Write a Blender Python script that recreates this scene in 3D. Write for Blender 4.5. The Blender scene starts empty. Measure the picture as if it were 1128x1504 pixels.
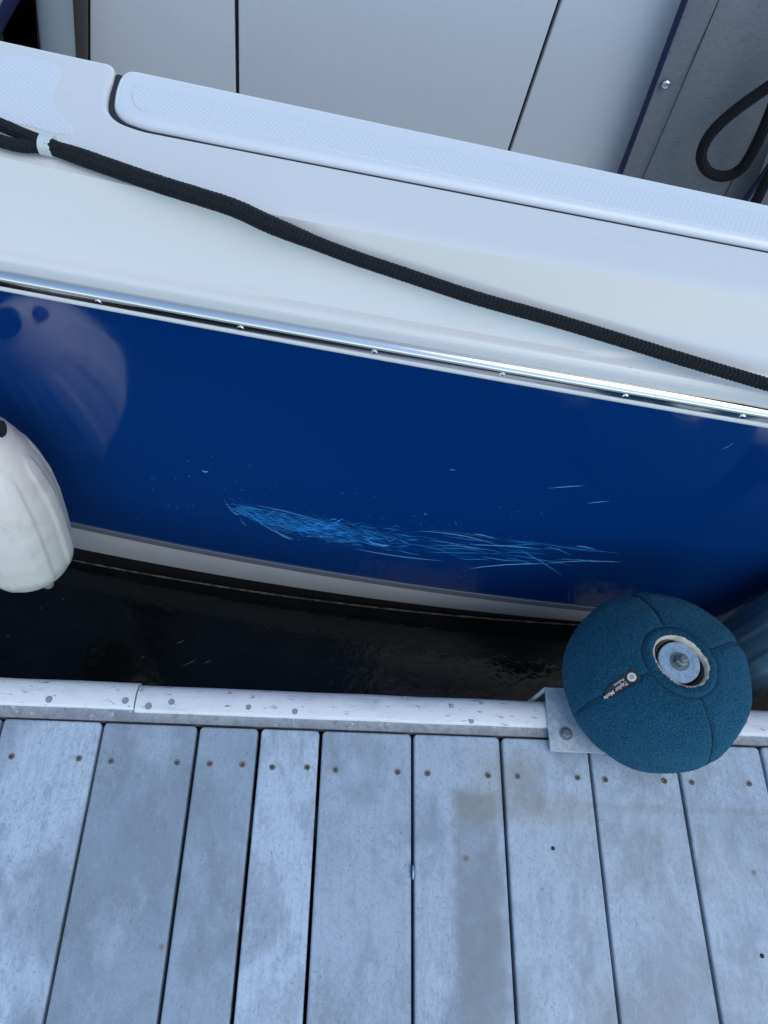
import bpy, bmesh, math, random
import numpy as np
from mathutils import Vector, noise
random.seed(7); rng = np.random.default_rng(7)
scene = bpy.context.scene
C = scene.collection
R = math.radians

# ------------------------------------------------------------------ camera, sky, sun, exposure
FPX, CAMH = 1130.0, 1.19
_y = np.array([38, 1950, -FPX]); _y /= np.linalg.norm(_y)
_x = np.array([18060, -1007, -FPX]); _x -= _y * (_x @ _y); _x /= np.linalg.norm(_x)
_z = np.cross(_x, _y)
M = np.array([_x, _y, _z])                       # camera axes -> world
cam_d = bpy.data.cameras.new('camera'); cam = bpy.data.objects.new('camera', cam_d); C.objects.link(cam)
cam_d.sensor_fit = 'VERTICAL'; cam_d.sensor_height = 36; cam_d.lens = 36 * FPX / 1504
cam_d.clip_start = 0.02; cam_d.clip_end = 2000
from mathutils import Matrix
mw = Matrix([list(M[i]) + [0] for i in range(3)] + [[0, 0, 0, 1]]); mw.translation = (0, 0, CAMH)
cam.matrix_world = mw
scene.camera = cam

SUN_EL, SUN_AZ = R(58), R(140)                   # azimuth clockwise from +Y
w = bpy.data.worlds.new('World'); scene.world = w; w.use_nodes = True
nt = w.node_tree; nt.nodes.clear()
sky = nt.nodes.new('ShaderNodeTexSky'); sky.sky_type = 'NISHITA'; sky.sun_disc = False
sky.sun_elevation = SUN_EL; sky.sun_rotation = SUN_AZ; sky.air_density = 1.0; sky.dust_density = 0.6; sky.ozone_density = 0.25
bg = nt.nodes.new('ShaderNodeBackground'); bg.inputs['Strength'].default_value = 0.15
wo = nt.nodes.new('ShaderNodeOutputWorld')
wb = nt.nodes.new('ShaderNodeMix'); wb.data_type = 'RGBA'; wb.blend_type = 'MULTIPLY'; wb.inputs[0].default_value = 1   # camera white balance: a little greener
wb.inputs[7].default_value = (.98, 1.035, 1.0, 1); nt.links.new(sky.outputs[0], wb.inputs[6]); nt.links.new(wb.outputs[2], bg.inputs[0]); nt.links.new(bg.outputs[0], wo.inputs[0])
sd = bpy.data.lights.new('sun', 'SUN'); sd.energy = 0.5; sd.angle = R(45); sd.color = (1.0, 0.97, 0.88)
sun = bpy.data.objects.new('sun', sd); C.objects.link(sun)
sdir = Vector((math.sin(SUN_AZ) * math.cos(SUN_EL), math.cos(SUN_AZ) * math.cos(SUN_EL), math.sin(SUN_EL)))
sun.rotation_euler = sdir.to_track_quat('Z', 'Y').to_euler()
scene.view_settings.view_transform = 'Standard'; scene.view_settings.look = 'None'
scene.view_settings.exposure = 0.72; scene.view_settings.gamma = 1; scene.view_settings.use_curve_mapping = False
scene.render.engine = 'CYCLES'
scene.render.resolution_x = 768; scene.render.resolution_y = 1024

# ------------------------------------------------------------------ measuring helpers (photo pixel -> place in the world)
CO = np.array([0, 0, CAMH])
def ray(px, py): return M @ np.array([px - 564, 752 - py, -FPX])
def PZ(px, py, z): d = ray(px, py); return CO + d * ((z - CAMH) / d[2])
def PY(px, py, Y): d = ray(px, py); return CO + d * (Y / d[1])

# ------------------------------------------------------------------ object helpers
def thing(name, label, cat, loc=(0, 0, 0), group=None):
    o = bpy.data.objects.new(name, None); C.objects.link(o); o.location = loc; o.empty_display_size = .05
    o['label'] = label; o['category'] = cat
    if group: o['group'] = group
    return o
def link(name, me, parent=None, mat=None, kind=None, label=None):
    o = bpy.data.objects.new(name, me); C.objects.link(o)
    if mat: me.materials.append(mat)
    if parent:
        o.parent = parent
        if parent.type == 'EMPTY': o.location = -Vector(parent.location)
    if kind: o['kind'] = kind
    if label: o['label'] = label
    return o
def mk(name, V, F, mat, parent=None, smooth=True, kind=None, label=None):
    me = bpy.data.meshes.new(name); me.from_pydata([tuple(map(float, v)) for v in V], [], [tuple(int(i) for i in f) for f in F])
    me.update()
    bm = bmesh.new(); bm.from_mesh(me); bmesh.ops.recalc_face_normals(bm, faces=bm.faces); bm.to_mesh(me); bm.free()
    if smooth:
        me.polygons.foreach_set('use_smooth', [True] * len(me.polygons))
        me.set_sharp_from_angle(angle=R(40))
    return link(name, me, parent, mat, kind, label)
def grid(rows, closed_u=False, closed_v=False):
    rows = [np.asarray(r) for r in rows]; n = len(rows); m = len(rows[0])
    V = np.concatenate(rows); F = []
    for i in range(n if closed_u else n - 1):
        for j in range(m if closed_v else m - 1):
            a = i * m + j; b = i * m + (j + 1) % m; i2 = (i + 1) % n
            F.append((a, b, i2 * m + (j + 1) % m, i2 * m + j))
    return V, F
def box(x0, x1, y0, y1, z0, z1):
    V = [(x, y, z) for z in (z0, z1) for y in (y0, y1) for x in (x0, x1)]
    return V, [(0, 2, 3, 1), (4, 5, 7, 6), (0, 1, 5, 4), (2, 6, 7, 3), (0, 4, 6, 2), (1, 3, 7, 5)]
def join(parts):
    V = []; F = []
    for v, f in parts:
        k = len(V); V += [tuple(p) for p in v]; F += [tuple(i + k for i in q) for q in f]
    return V, F
def bev(o, wdt, seg=2):
    me = o.data; bm = bmesh.new(); bm.from_mesh(me)
    bmesh.ops.bevel(bm, geom=bm.edges[:], offset=wdt, segments=seg, affect='EDGES', profile=.6)
    bm.to_mesh(me); bm.free()
    me.polygons.foreach_set('use_smooth', [True] * len(me.polygons)); me.set_sharp_from_angle(angle=R(50))
def rslab(outline, ztop, depth, r, seg=4, up=(0, 0, 1)):
    """solid plate from a plan outline with a rounded upper edge; outline counter-clockwise"""
    P = np.array([p[:2] for p in outline]); n = len(P)
    t = np.roll(P, -1, 0) - np.roll(P, 1, 0); t /= np.linalg.norm(t, axis=1)[:, None]
    nrm = np.stack([t[:, 1], -t[:, 0]], 1)
    rows = [np.column_stack([P, np.full(n, ztop - depth)])]
    for k in range(seg + 1):
        a = k / seg * math.pi / 2
        rows.append(np.column_stack([P - nrm * r * (1 - math.cos(a)), np.full(n, ztop - r + r * math.sin(a))]))
    rows.append(np.column_stack([P - nrm * (r + .0006), np.full(n, ztop)]))
    V, F = grid(rows, closed_v=True)
    F.append(tuple(range((seg + 2) * n, (seg + 3) * n))); F.append(tuple(range(n))[::-1])
    return V, F
def cr(pts, n):
    """Catmull-Rom resample"""
    P = np.array(pts, float); P = np.vstack([2 * P[0] - P[1], P, 2 * P[-1] - P[-2]]); out = []
    m = len(P) - 3
    for k in range(m * n + 1):
        i = min(k // n, m - 1); t = k / n - i
        a, b, c, d = P[i:i + 4]
        out.append(.5 * ((2 * b) + (-a + c) * t + (2 * a - 5 * b + 4 * c - d) * t * t + (-a + 3 * b - 3 * c + d) * t ** 3))
    return np.array(out)
def frames(P):
    T = np.gradient(P, axis=0); T /= np.linalg.norm(T, axis=1)[:, None]
    N = np.zeros_like(P); ref = np.array([0, 0, 1.]) if abs(T[0][2]) < .9 else np.array([1., 0, 0])
    v = ref - T[0] * (ref @ T[0])
    for i in range(len(P)):
        v = v - T[i] * (v @ T[i]); v /= np.linalg.norm(v); N[i] = v
    return T, N, np.cross(T, N)
def tube(P, r, sides=8, cap=True):
    P = np.array(P, float); r = np.broadcast_to(r, (len(P),)); T, N, B = frames(P)
    a = np.arange(sides) / sides * 2 * math.pi
    rows = [P[i] + r[i] * (np.outer(np.cos(a), N[i]) + np.outer(np.sin(a), B[i])) for i in range(len(P))]
    V, F = grid(rows, closed_v=True)
    if cap: F.append(tuple(range(sides))); F.append(tuple(range(len(V) - sides, len(V))))
    return V, F
def resample(P, step):
    P = np.array(P, float); d = np.r_[0, np.cumsum(np.linalg.norm(np.diff(P, axis=0), axis=1))]
    s = np.linspace(0, d[-1], max(3, int(d[-1] / step)))
    return np.column_stack([np.interp(s, d, P[:, k]) for k in range(3)]), s
def braid(P, rad, ns=8, pitch=.032, step=.0011, fuzz=.0002):
    """woven sheath: two families of strands winding opposite ways, passing over and under"""
    P, s = resample(P, step); T, N, B = frames(P); rad = np.interp(np.linspace(0, 1, len(P)), np.linspace(0, 1, len(np.atleast_1d(rad))), np.atleast_1d(rad))
    out = []
    for sg in (1, -1):
        for k in range(ns):
            th = sg * 2 * math.pi * s / pitch + 2 * math.pi * k / ns
            off = sg * np.cos(math.pi * (2 * ns * s / pitch) / 2 + math.pi * k) * .17 * rad
            sw = 2 * math.pi * rad / ns * .46
            rr = rad * .90 + off + rng.normal(0, fuzz * .4, len(s))
            e = np.cos(th)[:, None] * N + np.sin(th)[:, None] * B
            g = -np.sin(th)[:, None] * N + np.cos(th)[:, None] * B
            c = P + e * rr[:, None]
            rows = []
            lat = g * math.cos(math.atan2(2 * math.pi * rad.mean() * sg, pitch)) - T * math.sin(math.atan2(2 * math.pi * rad.mean() * sg, pitch))
            for q in range(6):
                a = q / 6 * 2 * math.pi
                rows.append(c + lat * (np.cos(a) * sw * .8)[:, None] + e * (np.sin(a) * sw * .42)[:, None])
            A = np.stack(rows, 1)     # n,6,3
            out.append(grid(list(A), closed_v=True))
    V = []; F = []; k = 0
    for v, f in out:
        V.append(v); F.append(np.array(f) + k); k += len(v)
    V = np.concatenate(V); F = np.concatenate(F)
    return V, F
def mk_fast(name, V, F, mat, parent=None, kind=None, label=None):
    me = bpy.data.meshes.new(name); F = np.asarray(F); n = len(F)
    me.vertices.add(len(V)); me.vertices.foreach_set('co', np.asarray(V, 'f').ravel())
    me.loops.add(n * 4); me.loops.foreach_set('vertex_index', F.astype('i').ravel())
    me.polygons.add(n); me.polygons.foreach_set('loop_start', np.arange(n, dtype='i') * 4)
    me.polygons.foreach_set('use_smooth', [True] * n); me.update(calc_edges=True); me.validate()
    return link(name, me, parent, mat, kind, label)

# ------------------------------------------------------------------ materials
class Mt:
    def __init__(s, name, base=(.5, .5, .5), rough=.5, metal=0, spec=.5, coat=0, sheen=0):
        s.m = bpy.data.materials.new(name); s.m.use_nodes = True; s.t = s.m.node_tree; s.n = s.t.nodes; s.b = s.n['Principled BSDF']
        s.b.inputs['Base Color'].default_value = (*base, 1); s.b.inputs['Roughness'].default_value = rough
        s.b.inputs['Metallic'].default_value = metal; s.b.inputs['Specular IOR Level'].default_value = spec
        s.b.inputs['Coat Weight'].default_value = coat; s.b.inputs['Coat Roughness'].default_value = .05
        s.b.inputs['Sheen Weight'].default_value = sheen
        s.geo = s.n.new('ShaderNodeNewGeometry'); s.col = None; s.hgt = None; s.base = (*base, 1)
    def L(s, a, b): s.t.links.new(a, b)
    def vec(s, scale=(1, 1, 1), rot=(0, 0, 0)):
        m = s.n.new('ShaderNodeMapping'); m.inputs['Scale'].default_value = scale; m.inputs['Rotation'].default_value = rot
        s.L(s.geo.outputs['Position'], m.inputs[0]); return m.outputs[0]
    def noise(s, scale, det=6, rough=.55, vs=(1, 1, 1), dist=0, rot=(0, 0, 0)):
        t = s.n.new('ShaderNodeTexNoise'); t.inputs['Scale'].default_value = scale; t.inputs['Detail'].default_value = det
        t.inputs['Roughness'].default_value = rough; t.inputs['Distortion'].default_value = dist
        s.L(s.vec(vs, rot), t.inputs['Vector']); return t.outputs[0]
    def voro(s, scale, vs=(1, 1, 1), feat='F1', out='Distance', rnd=1):
        t = s.n.new('ShaderNodeTexVoronoi'); t.inputs['Scale'].default_value = scale; t.feature = feat; t.inputs['Randomness'].default_value = rnd
        s.L(s.vec(vs), t.inputs['Vector']); return t.outputs[out]
    def wave(s, scale, rot=(0, 0, 0), dist=0):
        t = s.n.new('ShaderNodeTexWave'); t.inputs['Scale'].default_value = scale; t.inputs['Distortion'].default_value = dist
        s.L(s.vec((1, 1, 1), rot), t.inputs['Vector']); return t.outputs['Fac']
    def ramp(s, src, p0, p1, c0=0, c1=1):
        r = s.n.new('ShaderNodeMapRange'); r.inputs['From Min'].default_value = p0; r.inputs['From Max'].default_value = p1
        r.inputs['To Min'].default_value = c0; r.inputs['To Max'].default_value = c1; s.L(src, r.inputs['Value']); return r.outputs[0]
    def math(s, op, a, b=None):
        m = s.n.new('ShaderNodeMath'); m.operation = op
        for i, v in enumerate((a, b)):
            if v is None: continue
            if isinstance(v, (int, float)): m.inputs[i].default_value = v
            else: s.L(v, m.inputs[i])
        return m.outputs[0]
    def sep(s):
        x = s.n.new('ShaderNodeSeparateXYZ'); s.L(s.geo.outputs['Position'], x.inputs[0]); return x.outputs
    def over(s, fac, col):
        """mix a colour over what is there"""
        m = s.n.new('ShaderNodeMix'); m.data_type = 'RGBA'
        if s.col is None: m.inputs[6].default_value = s.base
        else: s.L(s.col, m.inputs[6])
        m.inputs[7].default_value = (*col, 1)
        if isinstance(fac, (int, float)): m.inputs[0].default_value = fac
        else: s.L(fac, m.inputs[0])
        s.col = m.outputs[2]; s.L(s.col, s.b.inputs['Base Color']); return s
    def bump(s, h, dist=.001, strength=1):
        b = s.n.new('ShaderNodeBump'); b.inputs['Distance'].default_value = dist; b.inputs['Strength'].default_value = strength
        s.L(h, b.inputs['Height'])
        if s.hgt is not None: s.L(s.hgt, b.inputs['Normal'])
        s.hgt = b.outputs[0]; s.L(s.hgt, s.b.inputs['Normal']); return s
    def rough(s, src): s.L(src, s.b.inputs['Roughness']); return s

def rect_mask(m, xyz, x0, x1, y0, y1, soft):
    a = m.math('MINIMUM', m.ramp(xyz[0], x0 - soft, x0 + soft), m.ramp(xyz[0], x1 + soft, x1 - soft))
    b = m.math('MINIMUM', m.ramp(xyz[1], y0 - soft, y0 + soft), m.ramp(xyz[1], y1 + soft, y1 - soft))
    return m.math('MINIMUM', a, b)

def plank_mat():
    m = Mt('weathered_grey_plank', (.49, .575, .67), .5, spec=.6)  # base leans blue: some of the sky's reflection is put into the colour
    oi = m.n.new('ShaderNodeObjectInfo'); cmb = m.n.new('ShaderNodeVectorMath'); cmb.operation = 'MULTIPLY_ADD'
    # every plank carries its own tone (object colour red channel)
    oc = m.n.new('ShaderNodeSeparateColor'); m.L(oi.outputs['Color'], oc.inputs[0])
    m.over(m.ramp(oc.outputs[0], 0, 1), (.275, .34, .405))
    m.over(m.math('MULTIPLY', m.ramp(m.noise(5, 8, .62, (1.4, .9, 1), .4), .48, .60), .6), (.19, .23, .275))
    m.over(m.math('MULTIPLY', m.ramp(m.noise(16, 8, .7, (1.4, .7, 1), .8), .50, .64), .5), (.22, .265, .31))
    m.over(m.math('MULTIPLY', m.ramp(m.noise(9, 5, .6, (1, .7, 1)), .55, .75), .5), (.58, .66, .75))
    m.over(m.math('MULTIPLY', m.ramp(m.noise(260, 4, .75, (1, .6, 1)), .53, .64), .5), (.21, .25, .29))
    m.over(m.math('MULTIPLY', m.ramp(m.noise(260, 3, .7, (1, .25, 1)), .56, .72), .25), (.52, .59, .66))
    m.over(m.math('MULTIPLY', m.ramp(m.noise(150, 4, .7, (1, .035, 1)), .5, .68), .30), (.24, .28, .33))
    m.over(m.math('MULTIPLY', m.ramp(m.noise(70, 7, .8, (1, .5, 1)), .52, .62), .30), (.24, .28, .33))
    # hairline wear: wandering fine dark lines
    for sc_, vs_, am_ in ((34, (1, .6, 1), .40), (75, (1, .35, 1), .35)):
        rid = m.math('ABSOLUTE', m.math('SUBTRACT', m.noise(sc_, 6, .72, vs_), .5))
        m.over(m.math('MULTIPLY', m.math('MULTIPLY', m.ramp(rid, .011, .002), m.ramp(m.noise(8, 3), .42, .6)), am_), (.13, .155, .18))
    # little dark pores
    m.over(m.math('MULTIPLY', m.math('MULTIPLY', m.ramp(m.voro(230, (1, .5, 1)), .22, .08), m.ramp(m.noise(28, 3), .48, .62)), .7), (.07, .075, .085))
    p = m.sep()
    # the print left by a box that stood here: brown rim and darker wear
    wob = m.math('MULTIPLY', m.math('SUBTRACT', m.noise(30, 4), .5), .02)
    xs = (m.math('ADD', p[0], wob), m.math('ADD', p[1], wob), p[2])
    m.over(m.math('MULTIPLY', m.math('MULTIPLY', rect_mask(m, xs, .198, .262, -.6, .218, .006), m.ramp(m.noise(25, 5, .7), .25, .55, .35, 1)), .75), (.21, .24, .26))
    m.over(m.math('MULTIPLY', m.math('MULTIPLY', rect_mask(m, xs, .198, .41, .180, .218, .010), m.ramp(m.noise(22, 5, .7), .35, .6, .3, 1)), .55), (.27, .24, .18))
    m.over(m.math('MULTIPLY', rect_mask(m, xs, .228, .33, .215, .272, .018), .35), (.30, .28, .19))
    m.over(m.math('MULTIPLY', rect_mask(m, xs, .40, 1.2, .196, .206, .003), .22), (.24, .23, .19))
    m.over(m.math('MULTIPLY', m.math('MULTIPLY', rect_mask(m, xs, .26, 1.3, -.9, .20, .02), m.ramp(m.noise(7, 4), .3, .65)), .25), (.43, .42, .38))
    # rusty spots and white scuffs
    m.over(m.math('MULTIPLY', m.ramp(m.voro(9, (1, 1, 1)), .05, .02), .8), (.20, .09, .04))
    m.over(m.math('MULTIPLY', m.math('MULTIPLY', m.ramp(m.voro(60, (1, .12, 1)), .07, .03), m.ramp(m.noise(9, 2), .58, .62)), .7), (.75, .77, .78))
    m.bump(m.noise(200, 5, .7, (1, .35, 1)), .0005, .5); m.bump(m.noise(12, 4), .002, .4)
    m.rough(m.ramp(m.noise(20, 5), .3, .7, .38, .6))
    return m.m
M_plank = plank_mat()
def trim_mat():
    m = Mt('worn_white_edge_trim', (.78, .79, .80), .38)
    m.over(m.math('MULTIPLY', m.ramp(m.noise(22, 8, .7, (.5, 1.6, 1), .6), .52, .72), .45), (.52, .54, .57))
    m.over(m.math('MULTIPLY', m.ramp(m.noise(8, 5, .6), .55, .75), .25), (.62, .58, .52))
    m.over(m.math('MULTIPLY', m.ramp(m.noise(150, 4, .65, (.3, 1, 1)), .61, .68), .8), (.14, .14, .15))
    m.over(m.math('MULTIPLY', m.ramp(m.noise(14, 6, .75, (.25, 1.6, 1)), .55, .68), .5), (.34, .35, .38))
    m.over(m.math('MULTIPLY', m.ramp(m.noise(5, 6, .7, (.6, 2.5, 1)), .54, .66), .45), (.46, .47, .50))
    m.bump(m.noise(60, 5, .6, (.3, 1, 1)), .0005, .4); return m.m
M_trim = trim_mat()
def galv(name, base=(.42, .45, .47), metal=.35, rough=.5):
    m = Mt(name, base, rough, metal)
    m.over(m.math('MULTIPLY', m.ramp(m.noise(75, 6, .75, dist=.6), .46, .60), .6), tuple(c * .58 for c in base))
    m.over(m.math('MULTIPLY', m.ramp(m.voro(140), .3, .0), .25), tuple(min(1, c * 1.4) for c in base))
    m.over(m.math('MULTIPLY', m.ramp(m.noise(90, 4, .7), .60, .68), .6), (.14, .13, .12))
    m.over(m.math('MULTIPLY', m.ramp(m.noise(22, 5, .7), .5, .62), .5), tuple(c * .7 for c in base))
    m.over(m.math('MULTIPLY', m.ramp(m.noise(130, 4, .7), .62, .68), .6), (.72, .75, .78))
    m.bump(m.noise(120, 4), .0003, .5); return m.m
M_galv = galv('galvanised_steel', (.46, .52, .57), .15, .5); M_strip = galv('grey_aluminium_strip', (.33, .345, .37), .2, .5)
M_disc = galv('galvanised_washer', (.34, .47, .58), .25, .42)
def gel(name, base, rough=.16):
    m = Mt(name, base, rough, spec=.5, coat=.15)
    m.over(m.math('MULTIPLY', m.ramp(m.noise(6, 3, .5), .35, .8), .12), tuple(c * .88 for c in base))
    m.over(m.math('MULTIPLY', m.math('MULTIPLY', m.ramp(m.voro(75), .09, .05), m.ramp(m.noise(9, 3), .50, .62)), .5), (.34, .33, .31))
    m.over(m.math('MULTIPLY', m.ramp(m.noise(30, 6, .75, (.25, 1, 1)), .60, .75), .22), (.50, .49, .46))
    m.bump(m.noise(5, 1), .0006, .2)
    m.rough(m.ramp(m.noise(7, 3, .5), .3, .75, rough * .8, rough * 1.3)); return m.m
M_white = gel('white_gelcoat', (.70, .68, .66)); M_lid = gel('white_gelcoat_lid', (.72, .72, .73), .2)
M_liner = gel('white_cockpit_liner', (.64, .65, .655), .28)
def nonskid():
    m = Mt('diamond_nonskid', (.73, .735, .745), .42)
    a = m.wave(66, (0, 0, R(25))); b = m.wave(66, (0, 0, R(-45)))
    h = m.math('MULTIPLY', m.ramp(a, .35, .65), m.ramp(b, .35, .65))
    m.over(m.math('MULTIPLY', m.ramp(h, .6, .0), .26), (.5, .53, .58))
    m.bump(h, .0006, .5); return m.m
M_skid = nonskid()
def hullblue():
    m = Mt('deep_blue_gelcoat', (.0010, .041, .190), .07, spec=.65)
    m.over(m.math('MULTIPLY', m.ramp(m.noise(3, 3, .5), .4, .7), .25), (.0010, .047, .21))
    m.over(m.math('MULTIPLY', m.ramp(m.noise(120, 6, .8), .66, .80), .25), (.03, .10, .26))
    m.over(m.math('MULTIPLY', m.ramp(m.voro(26), .035, .015), .5), (.05, .22, .42))
    m.bump(m.noise(5, 2), .0015, .25)
    m.rough(m.ramp(m.noise(30, 6, .7), .4, .7, .05, .13)); return m.m
M_blue = hullblue()
M_scr = Mt('scraped_gelcoat', (.030, .42, .92), .6).m; M_scr2 = Mt('pale_scraped_gelcoat', (.16, .50, .78), .6).m
m = Mt('boot_stripe_grey_white', (.66, .65, .64), .35); m.over(m.math('MULTIPLY', m.ramp(m.noise(10, 6, .7), .45, .7), .4), (.54, .53, .52)); M_boot = m.m
M_anti = Mt('black_bottom_paint', (.012, .012, .013), .6).m
m = Mt('scum_line', (.20, .16, .155), .7); m.over(m.ramp(m.noise(45, 5, .7), .36, .58), (.03, .03, .03)); M_scum = m.m
M_steel = Mt('polished_stainless', (.78, .78, .78), .05, 1).m; m = Mt('polished_rail', (.74, .71, .68), .13, 1); m.bump(m.noise(6, 2, .5, (1, 1, 1)), .0012, .35); M_rail = m.m
M_dark = Mt('black_rubber', (.012, .012, .014), .55).m; M_slot = Mt('screw_recess', (.02, .018, .016), .8).m
m = Mt('rusty_screw', (.22, .20, .19), .5, .4); m.over(m.ramp(m.noise(300, 3), .45, .65), (.13, .10, .08)); M_screw = m.m
def rope_mat(n, c, c2):
    m = Mt(n, c, .85, spec=.2, sheen=.03); m.over(m.ramp(m.noise(900, 3), .45, .7), c2); m.bump(m.noise(1500, 2), .0003, .6); return m.m
M_rope = rope_mat('charcoal_braid', (.0085, .0095, .012), (.022, .024, .028)); M_rope2 = rope_mat('black_braid', (.008, .008, .009), (.022, .019, .019))
def terry():
    m = Mt('blue_terry_cloth', (.018, .105, .175), .95, spec=.08, sheen=.25)
    m.b.inputs['Sheen Tint'].default_value = (.25, .6, .85, 1); m.b.inputs['Sheen Roughness'].default_value = .5
    m.over(m.math('MULTIPLY', m.ramp(m.voro(520), .28, .62), .8), (.005, .038, .078))  # valleys between the loops darkened: their shade is put into the colour
    m.over(m.math('MULTIPLY', m.ramp(m.noise(560, 3, .7), .54, .66), .55), (.03, .22, .34))
    m.over(m.math('MULTIPLY', m.ramp(m.noise(18, 4), .4, .7), .2), (.003, .06, .14))
    m.bump(m.voro(520), .0018, 1); return m.m
M_terry = terry(); M_stitch = Mt('dark_seam_thread', (.003, .028, .065), .95).m
m = Mt('cream_lining', (.58, .52, .42), .9); m.over(m.ramp(m.noise(90, 4), .45, .7), (.40, .30, .22)); m.bump(m.noise(500, 3), .0006, .7); M_cream = m.m
def fender_mat():
    m = Mt('grimy_white_vinyl', (.72, .72, .64), .42, spec=.4)
    p = m.sep()
    m.over(m.math('MULTIPLY', m.ramp(p[2], .0, .22), .6), (.74, .62, .58))
    m.over(m.math('MULTIPLY', m.ramp(m.noise(18, 6, .7), .5, .75), .45), (.42, .38, .27))
    m.over(m.math('MULTIPLY', m.ramp(m.noise(9, 5, .6), .5, .7), .35), (.66, .55, .50))
    m.over(m.math('MULTIPLY', m.ramp(m.noise(70, 6, .75, (1, 1, .4)), .62, .72), .6), (.20, .17, .12))
    m.bump(m.noise(60, 4), .0006, .5); return m.m
M_fend = fender_mat()
m = Mt('dark_blue_vinyl', (.10, .19, .26), .24, spec=.7); m.over(m.math('MULTIPLY', m.ramp(m.noise(12, 5, .7, (1, 1, .3)), .45, .65), .6), (.04, .10, .15)); M_bf = m.m
def canvas():
    m = Mt('charcoal_canvas', (.19, .205, .215), .85, spec=.2)
    m.over(m.math('MULTIPLY', m.ramp(m.noise(500, 3, .7, (1, 1, .15)), .4, .7), .5), (.26, .27, .28))
    m.over(m.math('MULTIPLY', m.ramp(m.noise(500, 3, .7, (.1, 1, 1)), .5, .75), .5), (.07, .075, .082))
    m.over(m.math('MULTIPLY', m.ramp(m.noise(5, 5, .6), .45, .7), .4), (.19, .19, .195))
    m.bump(m.noise(600, 3, .6), .0006, .5); return m.m
M_canvas = canvas(); M_navy = Mt('navy_binding', (.006, .010, .055), .6).m
M_post = Mt('grey_post_vinyl', (.30, .33, .34), .5).m; M_brown = Mt('taupe_strip', (.085, .075, .070), .7).m
M_tag = Mt('dark_grey_tag', (.020, .021, .026), .7).m; M_tagw = Mt('tag_print', (.62, .60, .56), .7).m
m = Mt('whipping_tape', (.55, .60, .58), .35, spec=.6); M_tape = m.m
def water():
    m = Mt('dark_harbour_water', (.0035, .0055, .006), .04, spec=.5); m.b.inputs['IOR'].default_value = 1.33
    m.over(m.math('MULTIPLY', m.ramp(m.noise(9, 7, .65, dist=1), .45, .75), .6), (.012, .013, .011))
    m.bump(m.noise(14, 3, .5, (1, 1.6, 1), .5), .004, .2); m.bump(m.noise(50, 3), .0015, .5); return m.m
M_water = water()

# ------------------------------------------------------------------ water
WZ = -.33
o = mk('water', [(-400, -400, WZ), (400, -400, WZ), (400, 400, WZ), (-400, 400, WZ)], [(0, 1, 2, 3)], M_water, kind='structure')
V, F = [], []
for px, py, ln in [(265, 943, .020), (275, 975, .030), (282, 972, .022), (305, 972, .018), (12, 934, .007), (210, 965, .008), (93, 880, .004), (60, 893, .004)]:
    a = PZ(px, py, WZ + .001); dx, dy = .85, .5
    V, F = join([(V, F), ([(a[0] + u * dx * ln - v * dy * .0011, a[1] + u * dy * ln + v * dx * .0011, WZ + .0015 - abs(v) * .001) for u, v in ((-.5, 0), (0, -1), (.5, 0), (0, 1))], [(0, 1, 2, 3)])])
mk('floating_scum', V, F, Mt('pale_floating_scum', (.09, .10, .10), .7).m, kind='stuff', smooth=False)
bpy.data.objects['floating_scum']['label'] = 'pale slivers of scum floating on the dark water beside the dock edge'

# ------------------------------------------------------------------ the dock
dock = thing('dock', 'floating dock of weathered grey planks with a worn white edge trim', 'dock', (0, .3, -.3))
YE = .299; YB = -1.35
def plank(x0, x1, tone):
    g = .0022 if x1 - x0 > .1 else .0026
    a, b = x0 + g, x1 - g
    r = .0035; prof = []
    yb, ye = YB, YE + random.uniform(-.0008, .0008)
    rc = .006
    out = [(a, yb), (b, yb)] + [(b - rc + rc * math.cos(t), ye - rc + rc * math.sin(t)) for t in (0, R(30), R(60), R(90))] + \
          [(a + rc - rc * math.sin(t), ye - rc + rc * math.cos(t)) for t in (0, R(30), R(60), R(90))]
    V, F = rslab(out, random.uniform(-.0006, .0006), .032, .0028, 3)
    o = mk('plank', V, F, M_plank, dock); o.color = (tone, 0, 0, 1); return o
# screw: dished head with a cross recess, shared mesh
def screw_mesh():
    n = 12; V = []; F = []
    for r, z in ((.0046, .0), (.0042, .0007), (.0026, .0004), (.0, .0004)):
        if r == 0: V.append((0, 0, z)); continue
        V += [(r * math.cos(i / n * 2 * math.pi), r * math.sin(i / n * 2 * math.pi), z) for i in range(n)]
    for k in range(2): F += [(k * n + i, k * n + (i + 1) % n, (k + 1) * n + (i + 1) % n, (k + 1) * n + i) for i in range(n)]
    F += [(2 * n + i, 2 * n + (i + 1) % n, 3 * n) for i in range(n)]
    me = bpy.data.meshes.new('screw'); me.from_pydata(V, [], F); me.materials.append(M_screw); me.materials.append(M_slot)
    bm = bmesh.new(); bm.from_mesh(me)
    for a in (R(20), R(110)):
        c, s = math.cos(a), math.sin(a)
        vs = [bm.verts.new((u * c - v * s, u * s + v * c, .0011 if a < 1 else .00115)) for u, v in ((-.0023, -.0005), (.0023, -.0005), (.0023, .0005), (-.0023, .0005))]
        f = bm.faces.new(vs); f.material_index = 1
    bm.to_mesh(me); bm.free(); return me
SCREW = screw_mesh()
edges = [-.4778, -.3306, -.189, -.0966, -.0035, .1368, .274, .4122, .5513, .690, .828]
tones = [.05, .95, .80, .0, .50, .35, .22, .15, .15, .15]
scr = [[(17, 1111), (116, 1114)], [(163, 1118), (260, 1120)], [(308, 1122), (356, 1123)], [(400, 1127), (451, 1127)], [(493, 1131), (584, 1134)],
       [(628, 1136), (717, 1139)], [(760, 1140), (848, 1142)], [(889, 1145), (976, 1147)], [(1016, 1149), (1100, 1151)]]
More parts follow.
